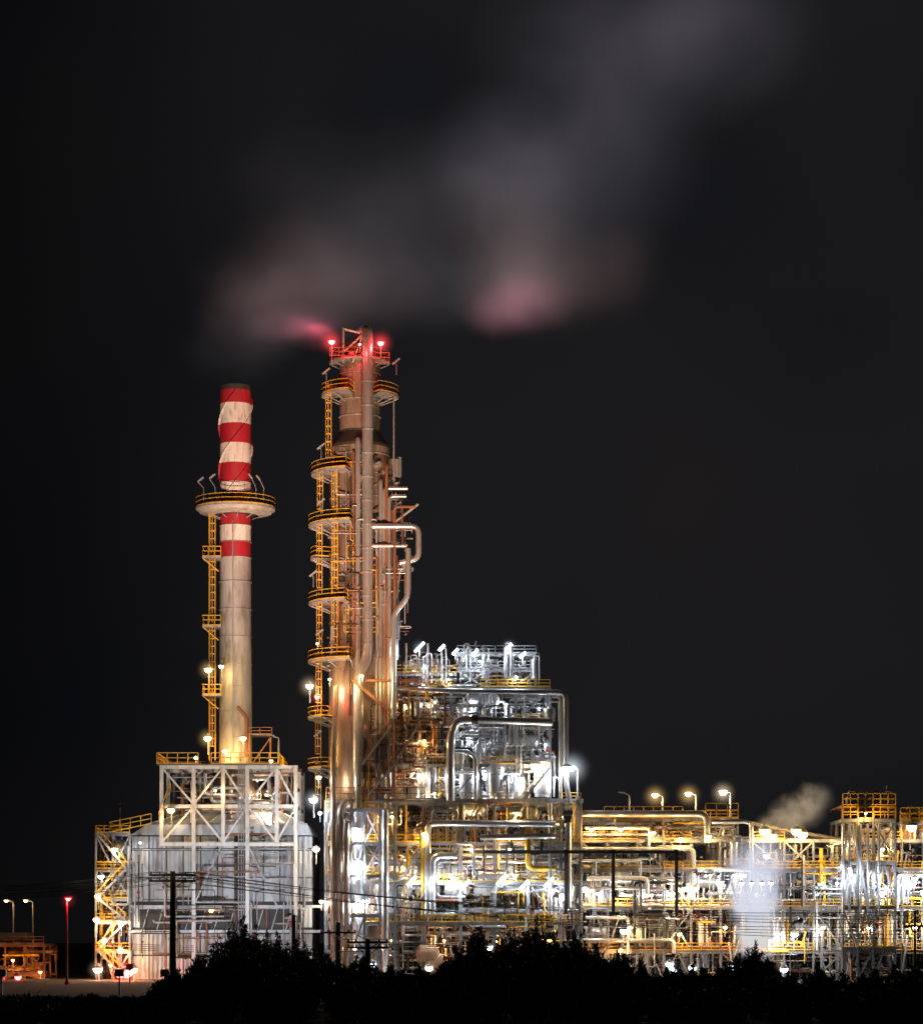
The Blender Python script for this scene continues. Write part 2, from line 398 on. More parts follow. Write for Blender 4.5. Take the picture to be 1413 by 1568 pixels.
b.box(X(212),X(460),y0-0.16,y0-0.12,Z(1420),Z(1392),DARK)
for px in range(216,460,22): b.beam((X(px),y0-0.5,Z(1426)),(X(px+11),y0-0.5,Z(1388)),0.14,STEEL)
rz=Z(1226); v=[(x0-0.2,y0-0.2,zt),(x1,y0-0.2,zt),(x1,22,zt),(x0-0.2,22,zt),(X(222),y0-0.2,zt+1.6),(X(470),y0-0.2,zt+1.6),(X(470),20,zt+1.6),(X(222),20,zt+1.6),(X(330),7,rz),(X(395),7,rz),(X(395),14,rz),(X(330),14,rz)]
b.add(v,[(0,1,5,4),(1,2,6,5),(2,3,7,6),(3,0,4,7),(4,5,9,8),(5,6,10,9),(6,7,11,10),(7,4,8,11),(8,9,10,11)],SHEET)
for i in range(9):
    t=i/8; a=Vector(v[4]).lerp(Vector(v[5]),t); c=Vector(v[8]).lerp(Vector(v[9]),t); b.beam(a+Vector((0,-0.05,0.05)),c+Vector((0,-0.05,0.05)),0.12,STEEL)
b.build('walls_and_roof',bh)
b=MB()
for i in range(46): rpipe(b,(X(205),X(478),-1.5,1.2,1,Z(1300)),mats=(STEEL,DARK,RUST),rmax=0.18)
b.rail([(X(384),1.4,Z(1300)),(X(470),1.4,Z(1300))],STEEL)
for px in (388,440,452,466): b.box(X(px)-0.12,X(px)+0.12,1.1,1.35,Z(1388),Z(1280),STEEL)
for py in (1285,1305,1325,1345,1365): b.beam((X(386),1.05,Z(py)),(X(436),1.05,Z(py)),0.18,STEEL); b.beam((X(386),1.0,Z(py)),(X(436),1.0,Z(py-20)),0.1,STEEL)
b.build('wall_pipework',bh)

# left stair tower
st=MB(); xs2=[X(146),X(172),X(198)]
frame(st,xs2,[1,7,14],[0]+[Z(p) for p in (1455,1410,1375,1330,1275)],w=0.35,brace=0.6,railp=1.0,deck=0.9)
for i,(a,c) in enumerate(zip((1500,1455,1410,1375,1330),(1455,1410,1375,1330,1278))):
    s0,s1=(xs2[0]+0.4,xs2[2]-0.4) if i%2 else (xs2[2]-0.4,xs2[0]+0.4)
    st.stair((s0,-0.3,Z(a)),(s1,-0.3,Z(c)))
st.rail([(X(168),0,Z(1275)),(X(232),0,Z(1262))],YEL,h=1.6,t=0.1)
st.rail([(X(168),0,Z(1275)),(X(168),14,Z(1275))],YEL,h=1.6,t=0.1)
vert_vessel(st,X(182),4,Z(1380),Z(1285),1.4,SHEET)
for i in range(60): rpipe(st,(X(143),X(200),0,10,0.5,Z(1290)),mats=(YEL,STEEL,RUST,INS))
st.build('stair_tower')

# ------------------------------------------------------------ main column
dc=empty('distillation_column'); y=4.0; kx=X(551,y); b=MB()
def zc(py): return Z(py,y)
prevp=1030
b.lathe((kx,y,0),[(0,4.9),(zc(1400),4.9),(zc(1030),4.75),(zc(1030),4.65)],SHELL,n=48)
SHs=[SHELL,pmat('column_shell_b',(0.36,0.24,0.17),0.42,0.5,var=0.5,scale=0.5,dirt_amt=0.7),pmat('column_shell_c',(0.48,0.38,0.30),0.35,0.55,var=0.4,scale=0.5,dirt_amt=0.5)]
for i,py in enumerate((1000,955,905,860,810,765,730,700,688)):
    b.lathe((kx,y,0),[(zc(prevp),4.62),(zc(py),4.62)],SHs[i%3],n=48); prevp=py
b.lathe((kx,y,0),[(zc(688),4.62),(zc(684),4.62),(zc(664),3.15),(zc(661),3.15)],DARK,n=48)
b.lathe((kx,y,0),[(zc(661),3.12),(zc(545),3.12),(zc(532),2.7),(zc(524),1.8),(zc(520),0.05)],SHELL,n=48)
for py in (1000,955,905,860,810,765,730,700):
    b.lathe((kx,y,0),[(zc(py)-0.08,4.6),(zc(py)-0.08,4.74),(zc(py)+0.08,4.74),(zc(py)+0.08,4.6)],STEEL,n=48)
for py in (640,615,575): b.lathe((kx,y,0),[(zc(py)-0.07,3.1),(zc(py)-0.07,3.25),(zc(py)+0.07,3.25),(zc(py)+0.07,3.1)],STEEL,n=48)
for i in range(60):
    a=R.uniform(math.pi*1.02,math.pi*1.98); z=R.uniform(zc(1020),zc(700)); c,s_=math.cos(a),math.sin(a); l=R.uniform(0.3,0.9); r=R.choice((0.12,0.18,0.3,0.5))
    b.tube([(kx+4.5*c,y+4.5*s_,z),(kx+(4.62+l)*c,y+(4.62+l)*s_,z)],r,R.choice((SHELL,STEEL,DARK)),n=10)
b.build('shell',dc)
b=MB()
yf=y-5.4
rx=X(563,yf); b.tube([Vector((kx,y,zc(520))),Vector((kx,y,zc(510))),Vector((rx,yf,zc(516))),Vector((rx,yf,zc(1015))),Vector((rx-1.4,yf,zc(1040))),Vector((rx-1.4,yf,3))],0.82,INS,n=16,bend=1.6)
for py in range(560,1010,36): 
    b.tube([(rx,yf,zc(py)-0.1),(rx,yf,zc(py)+0.1)],0.92,STEEL,n=16)
for px,r,t0,t1,mm in ((548,0.42,682,1200,INS),(583,0.33,745,1300,INS),(592,0.28,720,1180,RUST),(541,0.2,700,1010,RUST),(577,0.22,800,1250,STEEL),(536,0.12,740,1100,DARK),(555,0.12,690,1100,DARK),(530,0.1,700,1000,STEEL),(570,0.1,560,1000,RUST)):
    b.tube([(X(px,yf),yf+1.6,zc(t0)-0.0),(X(px,yf),yf+0.2,zc(t0)),(X(px,yf),yf+0.2,zc(t1))],r,mm,n=10)
def loop(pts,r,yy,mm=INS): b.tube([P(px,py,yy) for px,py in pts],r,mm,n=12,bend=r*2.6)
loop([(570,806),(641,806),(641,856),(612,862)],0.45,-2.5)
loop([(570,836),(624,836)],0.3,-2.2)
loop([(588,1300),(588,748),(624,748)],0.3,-1.0)
loop([(596,1250),(596,760),(622,760)],0.28,-1.6)
loop([(604,1220),(604,776),(636,776)],0.24,-2.3,RUST)
loop([(604,800),(640,772)],0.2,-2.2,STEEL)
loop([(625,840),(625,914),(603,940),(603,1100)],0.42,-3.0)
loop([(600,885),(618,868),(630,850)],0.3,-1.0)
loop([(608,1010),(608,900),(612,880)],0.2,-0.5)
loop([(612,700),(612,735),(600,745)],0.3,2.0)
loop([(603,740),(603,615)],0.12,0.5,STEEL)
for py in (765,792,825,868,905,955): b.beam(P(594,py,0),P(632 if py<880 else 612,py,0),0.22,STEEL); b.beam(P(594,py+16,0),P(620 if py<880 else 610,py,0),0.15,STEEL)
for px in (594,600,606,620): b.beam(P(px,955,0.3),P(px,748 if px<610 else 800,0.3),0.14,STEEL)
b.beam(P(607,1050,0),P(607,990,0),0.3,STEEL)
b.lathe(P(604,718,2),[(-1.4,0.9),(1.4,0.9),(1.7,0.3)],INS,n=14)
for i in range(26): rpipe(b,(X(585),X(632),-2.5,2,Z(980),Z(750)),mats=(STEEL,INS,RUST),rmax=0.22,mxl=6)
for i in range(40): rpipe(b,(X(508),X(596),-1.9,-0.9,Z(1030),Z(700)),mats=(STEEL,RUST,DARK,RUST,YEL),rmax=0.16,mxl=5,axes='xzz')
b.build('risers_and_piping',dc)
b=MB(); PI=math.pi
ORA=YEL
arc_platform(b,kx,y,zc(556),3.1,4.7,PI*0.98,PI*2.02,rail=RUST,n=16)
arc_platform(b,kx,y,zc(606),3.1,5.9,PI*0.95,PI*1.42,rail=ORA,n=10); arc_platform(b,kx,y,zc(608),3.1,6.0,PI*1.68,PI*2.05,rail=ORA,n=8)
for py,ro,a1 in ((727,7.5,1.42),(806,7.9,1.45),(925,7.9,1.42),(1014,8.0,1.45),(1100,8.0,1.25),(1178,8.0,1.25)):
    arc_platform(b,kx,y,zc(py),4.6,ro,PI*0.8,PI*a1,rail=ORA,n=12)
for py in (856,):
    arc_platform(b,kx,y,zc(py),4.6,7.6,PI*0.95,PI*1.15,rail=ORA,n=5)
arc_platform(b,kx,y,zc(738),4.6,6.2,PI*1.8,PI*2.2,rail=RUST,n=6)
lxp=kx-5.9
for a,c,dx in ((727,606,1.6),(806,727,0.3),(925,806,0.2),(1014,925,0.2),(1100,1014,0.1),(1178,1100,0),(1240,1178,0)):
    b.ladder(lxp+dx,y-2.5,zc(a),zc(c-14),ORA)
for a,c,dx in ((806,727,1.7),(925,806,1.9),(1014,925,1.7)): b.ladder(kx-3.6+dx*0.2,y-4.8,zc(a),zc(c-12),ORA,w=0.8)
b.beam(P(526,556,1),P(526,502,1),0.3,STEEL); b.beam(P(526,504,1),P(560,512,1),0.25,WHITE); b.beam(P(526,540,1),P(556,512,1),0.25,WHITE); b.beam(P(540,555,0),P(556,512,0),0.18,WHITE)
b.beam(P(508,556,2),P(508,528,2),0.12,STEEL); b.beam(P(583,556,2),P(583,528,2),0.12,STEEL)
b.rail([P(505,545,0),P(548,545,0)],RUST,h=1.3); b.rail([P(575,556,0),P(596,556,0)],RUST,h=1.6)
for px,py in ((492,690),(492,775),(480,885),(500,575),(607,560),(490,975),(487,1130)):
    q=P(px,py+14,-1); b.tube([q,q+Vector((0,0,1.6)),q+Vector((-0.3,0,2.0))],0.06,STEEL,n=6); b.beam(q+Vector((-0.6,0,1.6)),q+Vector((0.5,0,2.5)),0.26,STEEL)
b.build('platforms_and_ladders',dc)

# ------------------------------------------------------------ main process structure
ps=empty('process_structure')
b=MB()
xsA=[X(p) for p in (500,560,605,650,705,757,808,858,888)]
frame(b,xsA,[-1.5,5,12,20],[0]+[Z(p) for p in (1412,1350,1290,1226)],w=0.5,brace=0.5,deck=0.5,railp=0.7)
frame(b,[X(p) for p in (500,520,540,560,582,605)],[-3.2,-1.8],[0]+[Z(p) for p in (1455,1400,1340,1290,1240)],w=0.25,brace=0.5,deck=0.2,railp=0.5)
b.build('lower_frame',ps)
b=MB()
xsB=[X(p) for p in (560,605,640,690,735,790,842)]
frame(b,xsB,[0,6,13],[Z(p) for p in (1226,1170,1105,1052)],w=0.42,brace=0.75,deck=0.5,railp=0.7,railmat=YEL)
b.rail([P(500,1226,-2),P(650,1226,-2)],RUST,h=2.0,t=0.13,step=2)
b.box(X(500),X(892),-2.0,-1.6,Z(1230),Z(1224),STEEL)
xsC=[X(p) for p in (606,650,700,745,785,821)]
frame(b,xsC[2:],[2,8],[Z(p) for p in (1052,1022,998)],w=0.28,brace=0.3,deck=0.0,railp=0.8,railmat=STEEL)
frame(b,xsC[:3],[2,8],[Z(p) for p in (1052,1028)],w=0.28,brace=0.3,deck=0.6,railp=1,railmat=YEL)
b.rail([P(560,1052,-0.5),P(650,1052,-0.5)],RUST,h=2,t=0.12); 
b.build('upper_frame',ps)
b=MB()
def pl(pts,r,yy,mm=INS,n=12): b.tube([P(px,py,yy) for px,py in pts],r,mm,n=n,bend=r*2.8)
pl([(640,1056),(700,1058),(866,1060),(866,1195),(872,1230)],0.42,-2.0)
pl([(845,1066),(858,1066),(858,1225)],0.3,-1.4)
pl([(690,1226),(690,1125),(700,1102),(728,1102)],0.62,-2.6); pl([(728,1102),(846,1106)],0.55,-2.6)
b.tube([P(722,1102,-2.6),P(732,1102,-2.6)],0.85,DARK,n=14)
pl([(684,1150),(715,1150),(728,1160),(728,1226)],0.3,-1.8)
pl([(655,1400),(655,1262),(670,1260),(850,1262)],0.5,-2.6)
pl([(735,1282),(770,1282),(850,1280)],0.45,-2.5)
pl([(648,1270),(648,1400)],0.35,-2.2,YEL)
pl([(520,1500),(520,1240),(530,1226)],0.55,-3.8,SHELL); pl([(531,1500),(531,1260)],0.38,-3.8,SHELL)
pl([(510,1500),(510,1180),(515,1050)],0.4,-3.9,SHELL)
pl([(590,1500),(590,1240)],0.5,-3.8); pl([(662,1400),(662,1310),(700,1310)],0.5,-2.9)
pl([(870,1260),(870,1390)],0.5,-2.2); pl([(842,1400),(842,1230)],0.3,-2.5)
pl([(808,1260),(808,1330),(850,1330)],0.4,-2.4,YEL)
for py,r in ((1310,0.35),(1320,0.25),(1300,0.22),(1395,0.4)): pl([(560,py),(885,py)],r,R.uniform(-2,2),R.choice((INS,WHITE,STEEL)))
b.beam(P(540,1042,-2.4),P(620,1108,-2.4),0.4,RUST); b.beam(P(560,1042,-2.4),P(640,1042,-2.4),0.35,RUST)
b.stair(P(560,1222,-2.5),P(605,1170,-2.5),mat=RUST); b.stair(P(605,1170,-2.5),P(640,1110,-2.5),mat=RUST); b.stair(P(555,1170,-2.5),P(600,1110,-2.5),mat=RUST)
b.stair(P(800,1226,-2.5),P(842,1175,-2.5)); b.stair(P(610,1350,-2.8),P(650,1295,-2.8)); b.stair(P(620,1410,-2.8),P(660,1352,-2.8)); b.stair(P(700,1288,-2.8),P(740,1230,-2.8))
b.build('main_lines',ps)
b=MB()
A=(X(500),X(885),-2.0,17,0.5,Z(1230))
for i in range(600): rpipe(b,A,mats=(INS,INS,WHITE,STEEL,STEEL,RUST,YEL,DARK),rmax=0.32,steps=5,axes='xzzxy',mxl=5)
B_=(X(560),X(850),-1.2,12,Z(1226),Z(1056))
for i in range(380): rpipe(b,B_,mats=(INS,INS,WHITE,STEEL,STEEL,DARK),rmax=0.28,steps=5,axes='xzzxy',mxl=4.5)
Bl=(X(540),X(690),-2.5,4,Z(1226),Z(1050))
for i in range(120): rpipe(b,Bl,mats=(RUST,RUST,RUST,YEL,DARK,STEEL),rmax=0.28,steps=4,axes='xzxzy',mxl=6)
for i in range(90): rpipe(b,(X(610),X(818),1,8,Z(1052),Z(1002)),mats=(INS,STEEL,RUST,WHITE,DARK),rmax=0.22,steps=4,mxl=5)
for i in range(90): 
    x=R.uniform(X(505),X(880)); yy=R.uniform(-1.9,3); zb_=R.choice([0,Z(1412),Z(1350),Z(1290)]); b.beam((x,yy,zb_),(x,yy,zb_+R.uniform(4,7)),R.uniform(0.12,0.3),R.choice((STEEL,YEL,RUST,DARK)))
b.build('small_bore_piping',ps)
b=MB()
for px,py,r,h in ((715,1200,1.2,5),(760,1195,1.5,5.5),(795,1208,1.0,4),(650,1200,1.1,5),(830,1190,1.3,6),(700,1150,0.9,4),(775,1150,1.1,4)):
    q=P(px,py,R.uniform(0,4)); vert_vessel(b,q.x,q.y,Z(py)-h*0.5,Z(py)+h*0.5,r,R.choice((WHITE,INS)))
for i,px in enumerate((612,655,700,745,790,832)): drum(b,tuple(P(px,1362,0.5)),3.0,1.0,R.choice((WHITE,INS)))
for px in (600,680,760,840): drum(b,tuple(P(px,1335,5)),5.5,1.3,WHITE)
for px,py in ((720,1240),(800,1245),(640,1085),(740,1072),(800,1135)): drum(b,tuple(P(px,py,3)),4.0,1.0,INS)
drum(b,tuple(P(545,1345,-1)),1.0,1.3,WHITE,'y')
vert_vessel(b,X(552),1,Z(1400),Z(1240),1.7,WHITE); vert_vessel(b,X(578),8,Z(1400),Z(1240),2.0,WHITE)
for px,py in ((668,1476),(655,1462)): drum(b,tuple(P(px,py,-3)),2.2,1.5,TANK)
for i in range(44):
    px=R.uniform(612,818); h=R.choice((1.2,1.8,2.4,3.2)); r=R.choice((0.12,0.18,0.3,0.45)); yy=R.uniform(0.5,8); base=Z(1022 if px>700 else 1030)
    vert_vessel(b,X(px),yy,base-1.5,base+h,r,R.choice((INS,INS,STEEL,SHELL)))
for px,t in ((728,982),(741,988),(716,995),(780,982),(655,985),(622,985)): b.tube([P(px,1040,3),P(px,t,3)],0.2,STEEL,n=8)
for i in range(40):
    px=R.uniform(612,880); py=R.choice((1340,1280,1216,1160,1095,1402)); yy=R.uniform(-1,8); h=R.uniform(1.5,3.5); r=R.uniform(0.35,0.9)
    if px>845 and py<1220: continue
    vert_vessel(b,X(px),yy,Z(py)-1,Z(py)-1+h,r,R.choice((INS,WHITE,INS)))
b.build('vessels',ps)

# ------------------------------------------------------------ pipe rack on the right
pr=empty('pipe_rack'); b=MB()
pxs=[890,930,975,1016,1058,1103,1150,1200,1245,1290,1335,1380,1425,1470,1520]
zsR=[0]+[Z(p) for p in (1455,1388,1330,1285)]
frame(b,[X(p) for p in pxs],[0,7,14,22],zsR,w=0.4,brace=0.45,deck=0.3,railp=0.7)
frame(b,[X(p) for p in (890,925,975,1016,1058,1103,1130)],[1,8,15],[Z(1285),Z(1252)],w=0.35,brace=0.3,deck=0.4,railp=1.0)
b.rail([P(925,1252,0),P(1045,1252,0)],YEL,h=1.7,t=0.13); b.rail([P(1080,1252,0),P(1130,1252,0)],YEL,h=2.2,t=0.14)
b.box(X(740),X(1035),-3.1,-2.7,Z(1308),Z(1303),DARK)
for px in (865,937,1033): b.box(X(px)-0.25,X(px)+0.25,-3.1,-2.7,Z(1400),Z(1302),DARK)
for i in range(90):
    x=R.uniform(X(1110),X(1460)); yy=R.uniform(-1.2,6); z0=R.choice(zsR[:3]); b.beam((x,yy,z0),(x+(R.uniform(-2.5,2.5) if R.random()<0.35 else 0),yy,z0+R.uniform(5,9)),R.uniform(0.14,0.34),R.choice((STEEL,STEEL,WHITE,YEL,DARK)))
b.build('frame',pr)
b=MB()
for z,y_a,y_b,cnt in ((zsR[1],0,22,6),(zsR[2],0,22,6),(zsR[3],0,22,6),(zsR[4],0,20,7)):
    for i in range(cnt):
        yy=y_a+0.6+(y_b-y_a-1)*i/cnt; r=R.choice((0.15,0.2,0.3,0.4)); xa=X(890)+R.uniform(0,30)*(R.random()<0.5); xb=xa+R.uniform(15,45)
        b.tube([(xa,yy,z-3*(R.random()<0.5)),(xa,yy,z+r+0.06),(xb,yy,z+r+0.06),(xb,yy,z-R.uniform(1,4))],r,R.choice((INS,INS,WHITE,STEEL,RUST)),n=8)
b.tube([P(890,1246,-1),P(1075,1246,-1),P(1082,1254,-1),P(1082,1290,-1)],0.5,INS,n=12,bend=1)
b.tube([P(1090,1258,-1),P(1150,1258,-1),P(1150,1330,-1)],0.35,INS,n=12,bend=1)
b.tube([P(1135,1258,3),P(1310,1290,3)],0.3,WHITE,n=8)
for py in (1268,1278,1300,1318,1345,1360,1405,1440):
    xa=R.uniform(880,900); xb=R.uniform(960,1110); b.tube([P(xa,py,-0.8),P(xb,py,-0.8),P(xb,py+R.uniform(14,30),-0.8)],R.uniform(0.15,0.38),R.choice((INS,WHITE,STEEL)),n=8)
for i in range(660): rpipe(b,(X(885),X(1500),-1.2,16,0.5,Z(1290)),mats=(INS,INS,WHITE,STEEL,STEEL,YEL,RUST,DARK),rmax=0.30,steps=5,axes='xzzxy',mxl=5)
for i in range(80): rpipe(b,(X(885),X(1130),-0.5,10,Z(1290),Z(1252)),mats=(INS,STEEL,RUST,YEL),rmax=0.22,mxl=6)
b.build('pipework',pr)
b=MB()
for px,py in ((905,1358),(950,1345),(1075,1350),(1130,1370),(1190,1350),(1240,1340),(1330,1340),(1380,1355),(920,1430),(1010,1420),(1230,1420),(1300,1440)): drum(b,tuple(P(px,py,R.uniform(2,6))),R.uniform(2.5,4),R.uniform(0.7,1.1),R.choice((INS,SHEET)))
for i in range(60):
    px=R.uniform(900,1450); py=R.choice((1320,1378,1445,1490)); h=R.uniform(2,5); vert_vessel(b,X(px),R.uniform(-0.5,9),Z(py)-0.5,Z(py)-0.5+h,R.uniform(0.3,0.9),R.choice((INS,WHITE,SHEET)))
b.build('vessels',pr)
# ------------------------------------------------------------ far-right tower
b=MB()
xsT=[X(p) for p in (1285,1308,1332,1365)]
frame(b,xsT,[-3,3,9],[0]+[Z(p) for p in (1450,1388,1320,1255)],w=0.42,brace=0.85,deck=0.7,railp=0.6)
for z_ in (Z(1255),Z(1235)): b.rail([(xsT[0],-3.3,z_),(xsT[-1],-3.3,z_)],YEL,h=1.8,t=0.14,step=1.2)
b.box(xsT[0]-0.2,xsT[-1]+0.2,-3.2,9.2,Z(1235)-0.3,Z(1235)-0.02,RUST)
for x in xsT: b.beam((x,-3,Z(1255)),(x,-3,Z(1232)),0.35,RUST)
for px in (1300,1318,1335,1357): vert_vessel(b,X(px),1,Z(1235),Z(1218),0.45,TANK)
b.tube([P(1357,1235,1),P(1357,1203,1)],0.14,STEEL,n=6)
for px in (1290,1300,1317,1328,1345): b.tube([P(px,1400,-3.4),P(px,1262,-3.4)],0.2,INS,n=8)
b.beam(P(1300,1262,-3.5),P(1286,1330,-3.5),0.3,STEEL); b.beam(P(1305,1262,-3.5),P(1330,1400,-3.5),0.3,STEEL)
for i in range(90): rpipe(b,(xsT[0],xsT[-1],-2.5,8,0,Z(1250)),mats=(INS,STEEL,WHITE,RUST),rmax=0.3,axes='xzxzy',mxl=6)
b.build('reactor_tower')
b=MB()
frame(b,[X(p) for p in (1378,1400,1425,1450)],[0,7,14],[Z(1285),Z(1258),],w=0.35,brace=0.5,railp=1.0)
vert_vessel(b,X(1395),4,Z(1285),Z(1240),1.2,TANK); vert_vessel(b,X(1425),5,Z(1285),Z(1235),1.3,WHITE)
b.rail([P(1378,1255,-0.4),P(1450,1255,-0.4)],YEL,h=1.8,t=0.14)
for i in range(30): rpipe(b,(X(1378),X(1450),0,10,Z(1290),Z(1245)),mats=(INS,RUST,YEL))
b.build('heater_platform')

# ------------------------------------------------------------ left edge building
b=MB(); frame(b,[X(p,10) for p in (-90,-40,8,38,68)],[10,16,22],[0,Z(1490,10),Z(1445,10)],col=RUST,brace=0.6,railp=1,deck=1,railmat=RUST)
b.box(X(-90,12),X(40,12),12,20,Z(1440,12),Z(1428,12),CONC)
for i in range(24): rpipe(b,(X(-40),X(66),10,18,0.5,Z(1450)),mats=(RUST,YEL,TANK),rmax=0.3)
b.build('pump_shelter')
lamp(P(20,1470,8),'o',900,0.2); lamp(P(62,1488,8),'o',500,0.25)
lamp(P(5,1490,-2),'r',1600,0.45); lamp(P(28,1496,-10),'r',900,0.45)

# ------------------------------------------------------------ street lamps
def street_lamp(px,top,y,k,power,base=0.0,glow=0,arm=-1,red_lit=False,amp=0.3,r=0.4):
    p=P(px,top,y); b=MB(); h=p.z-base
    m=RED if red_lit else STEEL  # red paint here stands for red lamp light on the post
    E=LM.setdefault(('e',k),emat('lamp_lens_'+k,COL[k],12.0)) if power else DARK
    b.lathe((0,0,0),[(-h,0.3),(-h+0.5,0.3),(-h+0.5,0.17),(0,0.11)],m,n=10)
    b.tube([(0,0,0),(0,0,0.5),(arm*1.1,0,0.85)],0.09,m,n=6)
    b.box(arm*1.1-0.55,arm*1.1+0.45,-0.22,0.22,0.8,0.95,m)
    ax=arm*1.1-0.05
    b.lathe((ax,0,0),[(0.79,r),(0.72,r*1.1),(0.79-r*0.6,r*0.95),(0.79-r,r*0.5),(0.79-r*1.1,0.02)],E,n=12)
    o=b.build('street_lamp'); o.location=p
    if power:
        l=bpy.data.lights.new('bulb','POINT'); l.color=COL[k]; l.energy=power*GP; l.shadow_soft_size=0.2
        lo=bpy.data.objects.new('bulb',l); S.collection.objects.link(lo); lo.parent=o; lo.location=(ax,-0.3,0.6-r*1.4)
    if glow: glowball(p+Vector((ax,0,0.5)),k,glow,amp,o)
street_lamp(1014,1224,4,'y',2200,Z(1252),2.8,amp=0.7,r=0.5); street_lamp(1065,1222,4,'y',2200,Z(1252),2.8,amp=0.7,r=0.5); street_lamp(1118,1219,4,'w',2400,Z(1252),2.8,amp=0.7,r=0.6)
street_lamp(963,1222,4,'w',0,Z(1252),r=0.25)
street_lamp(103,1384,-45,'r',1600,0,1.8,arm=0.2,red_lit=True,r=0.35)
street_lamp(21,1386,20,'y',260,0,0,arm=-1,r=0.3); street_lamp(51,1386,20,'y',260,0,0,arm=-1,r=0.3)
street_lamp(360,1402,-30,'o',600,0,1.6,arm=-3,r=0.3)
street_lamp(455,1408,-30,'w',0,0,arm=-1,r=0.25); street_lamp(184,1240,8,'w',0,Z(1275),arm=0.3,r=0.25)
street_lamp(884,1182,-2,'c',2500,Z(1226),4,arm=-0.8,amp=0.6,r=0.6)
street_lamp(427,1135,3,'w',0,Z(1172),arm=-1,r=0.25)

# ------------------------------------------------------------ lamps on plant
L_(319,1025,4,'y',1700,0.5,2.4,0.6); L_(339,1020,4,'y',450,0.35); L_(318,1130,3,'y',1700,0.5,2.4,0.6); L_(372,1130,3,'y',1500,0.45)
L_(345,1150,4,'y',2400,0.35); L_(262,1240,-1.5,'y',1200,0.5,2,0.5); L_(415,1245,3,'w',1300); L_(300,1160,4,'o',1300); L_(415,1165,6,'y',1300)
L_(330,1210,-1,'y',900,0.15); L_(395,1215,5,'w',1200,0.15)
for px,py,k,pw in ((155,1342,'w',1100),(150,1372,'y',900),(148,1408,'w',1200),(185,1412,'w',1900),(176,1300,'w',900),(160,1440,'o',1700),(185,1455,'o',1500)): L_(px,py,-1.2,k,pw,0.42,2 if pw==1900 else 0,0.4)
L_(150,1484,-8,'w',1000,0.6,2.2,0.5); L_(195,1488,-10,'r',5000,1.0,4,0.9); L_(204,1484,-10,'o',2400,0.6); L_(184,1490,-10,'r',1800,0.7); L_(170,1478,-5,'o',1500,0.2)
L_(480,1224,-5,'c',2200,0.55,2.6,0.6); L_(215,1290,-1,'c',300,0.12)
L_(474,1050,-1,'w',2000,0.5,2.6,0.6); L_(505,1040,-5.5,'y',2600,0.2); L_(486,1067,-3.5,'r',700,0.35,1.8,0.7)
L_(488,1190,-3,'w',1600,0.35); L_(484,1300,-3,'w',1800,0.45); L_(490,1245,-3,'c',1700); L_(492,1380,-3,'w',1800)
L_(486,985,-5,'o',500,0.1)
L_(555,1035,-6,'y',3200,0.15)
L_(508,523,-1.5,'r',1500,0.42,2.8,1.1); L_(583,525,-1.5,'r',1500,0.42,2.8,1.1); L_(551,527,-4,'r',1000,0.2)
for px,py,pw in ((642,991,1000),(676,992,0),(697,998,500),(779,990,1000),(727,999,500),(800,1003,500)): L_(px,py,-0.5,'c',pw,0.2,2.0 if px in (642,779) else 0,0.3,tube=2.0 if px==642 else 1.2)
for px,py in ((650,1020),(735,1012),(690,1032),(790,1036)): L_(px,py,-1,'c',700,0.1)
RL=random.Random(5)
for px,py,k,pw in ((620,1080,'y',1100),(665,1075,'w',900),(720,1080,'c',1000),(775,1078,'c',1100),(825,1085,'c',1100),
                   (590,1130,'y',1500),(650,1135,'o',1300),(720,1135,'c',1200),(780,1130,'c',1500),(835,1140,'c',1200),
                   (560,1150,'c',2200),(555,1110,'c',1800),(600,1190,'y',1500),(640,1185,'w',1500),(690,1190,'c',1500),(740,1185,'c',2400),(790,1185,'c',2200),(850,1190,'c',1400),(665,1215,'w',1200),(765,1215,'c',1600)):
    L_(px,py,RL.uniform(-1.5,3),k,pw*0.85,0.18)
L_(819,1172,-1,'w',1700,0.6,2.4,0.5); L_(868,1176,-2.5,'c',1700,0.6)
for px,py,k,pw in ((600,1250,'y',1900),(651,1277,'y',2800),(720,1245,'y',1500),(790,1245,'y',1300),(860,1250,'y',1500),
                   (545,1270,'c',4200),(548,1320,'c',5000),(575,1350,'c',5000),(535,1385,'c',3800),(560,1380,'c',2800),(620,1320,'w',2500),(620,1375,'c',2500),
                   (690,1340,'c',2500),(740,1335,'c',2500),(790,1340,'c',2500),(840,1330,'w',2500),(860,1370,'c',2500),
                   (600,1440,'y',1500),(680,1440,'o',1800),(760,1440,'y',1200),(840,1440,'y',1200),(540,1450,'w',1500),(720,1300,'y',1500),(780,1300,'w',1500)):
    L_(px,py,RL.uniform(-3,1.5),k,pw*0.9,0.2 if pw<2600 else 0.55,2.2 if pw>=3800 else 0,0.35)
for px in (630,664,690,712,768,802,840): L_(px,1352+RL.uniform(-5,8),-3.4,'c',1000,0.16,0,tube=1.9)
for i in range(28):
    px=900+i*20+RL.uniform(-8,8); py=RL.choice((1340,1352,1360,1368,1310,1430)); k=RL.choice('ccwwy') if px<1110 else RL.choice('ccccw')
    pw=1500 if not 1110<px<1210 else 700
    L_(px,py,RL.uniform(-2.5,3),k,pw,0.2 if i%2 else 0.5,0)
for px,py,k in ((905,1270,'y'),(950,1270,'y'),(1000,1275,'y'),(1042,1284,'y'),(1085,1280,'y'),(965,1420,'y'),(1040,1430,'y'),(1110,1420,'o'),(950,1455,'o'),(1290,1290,'y'),(1350,1300,'y'),(1180,1440,'y'),(1260,1420,'w'),(1330,1420,'w'),(1400,1420,'w')): L_(px,py,-1.5,k,1500,0.3)
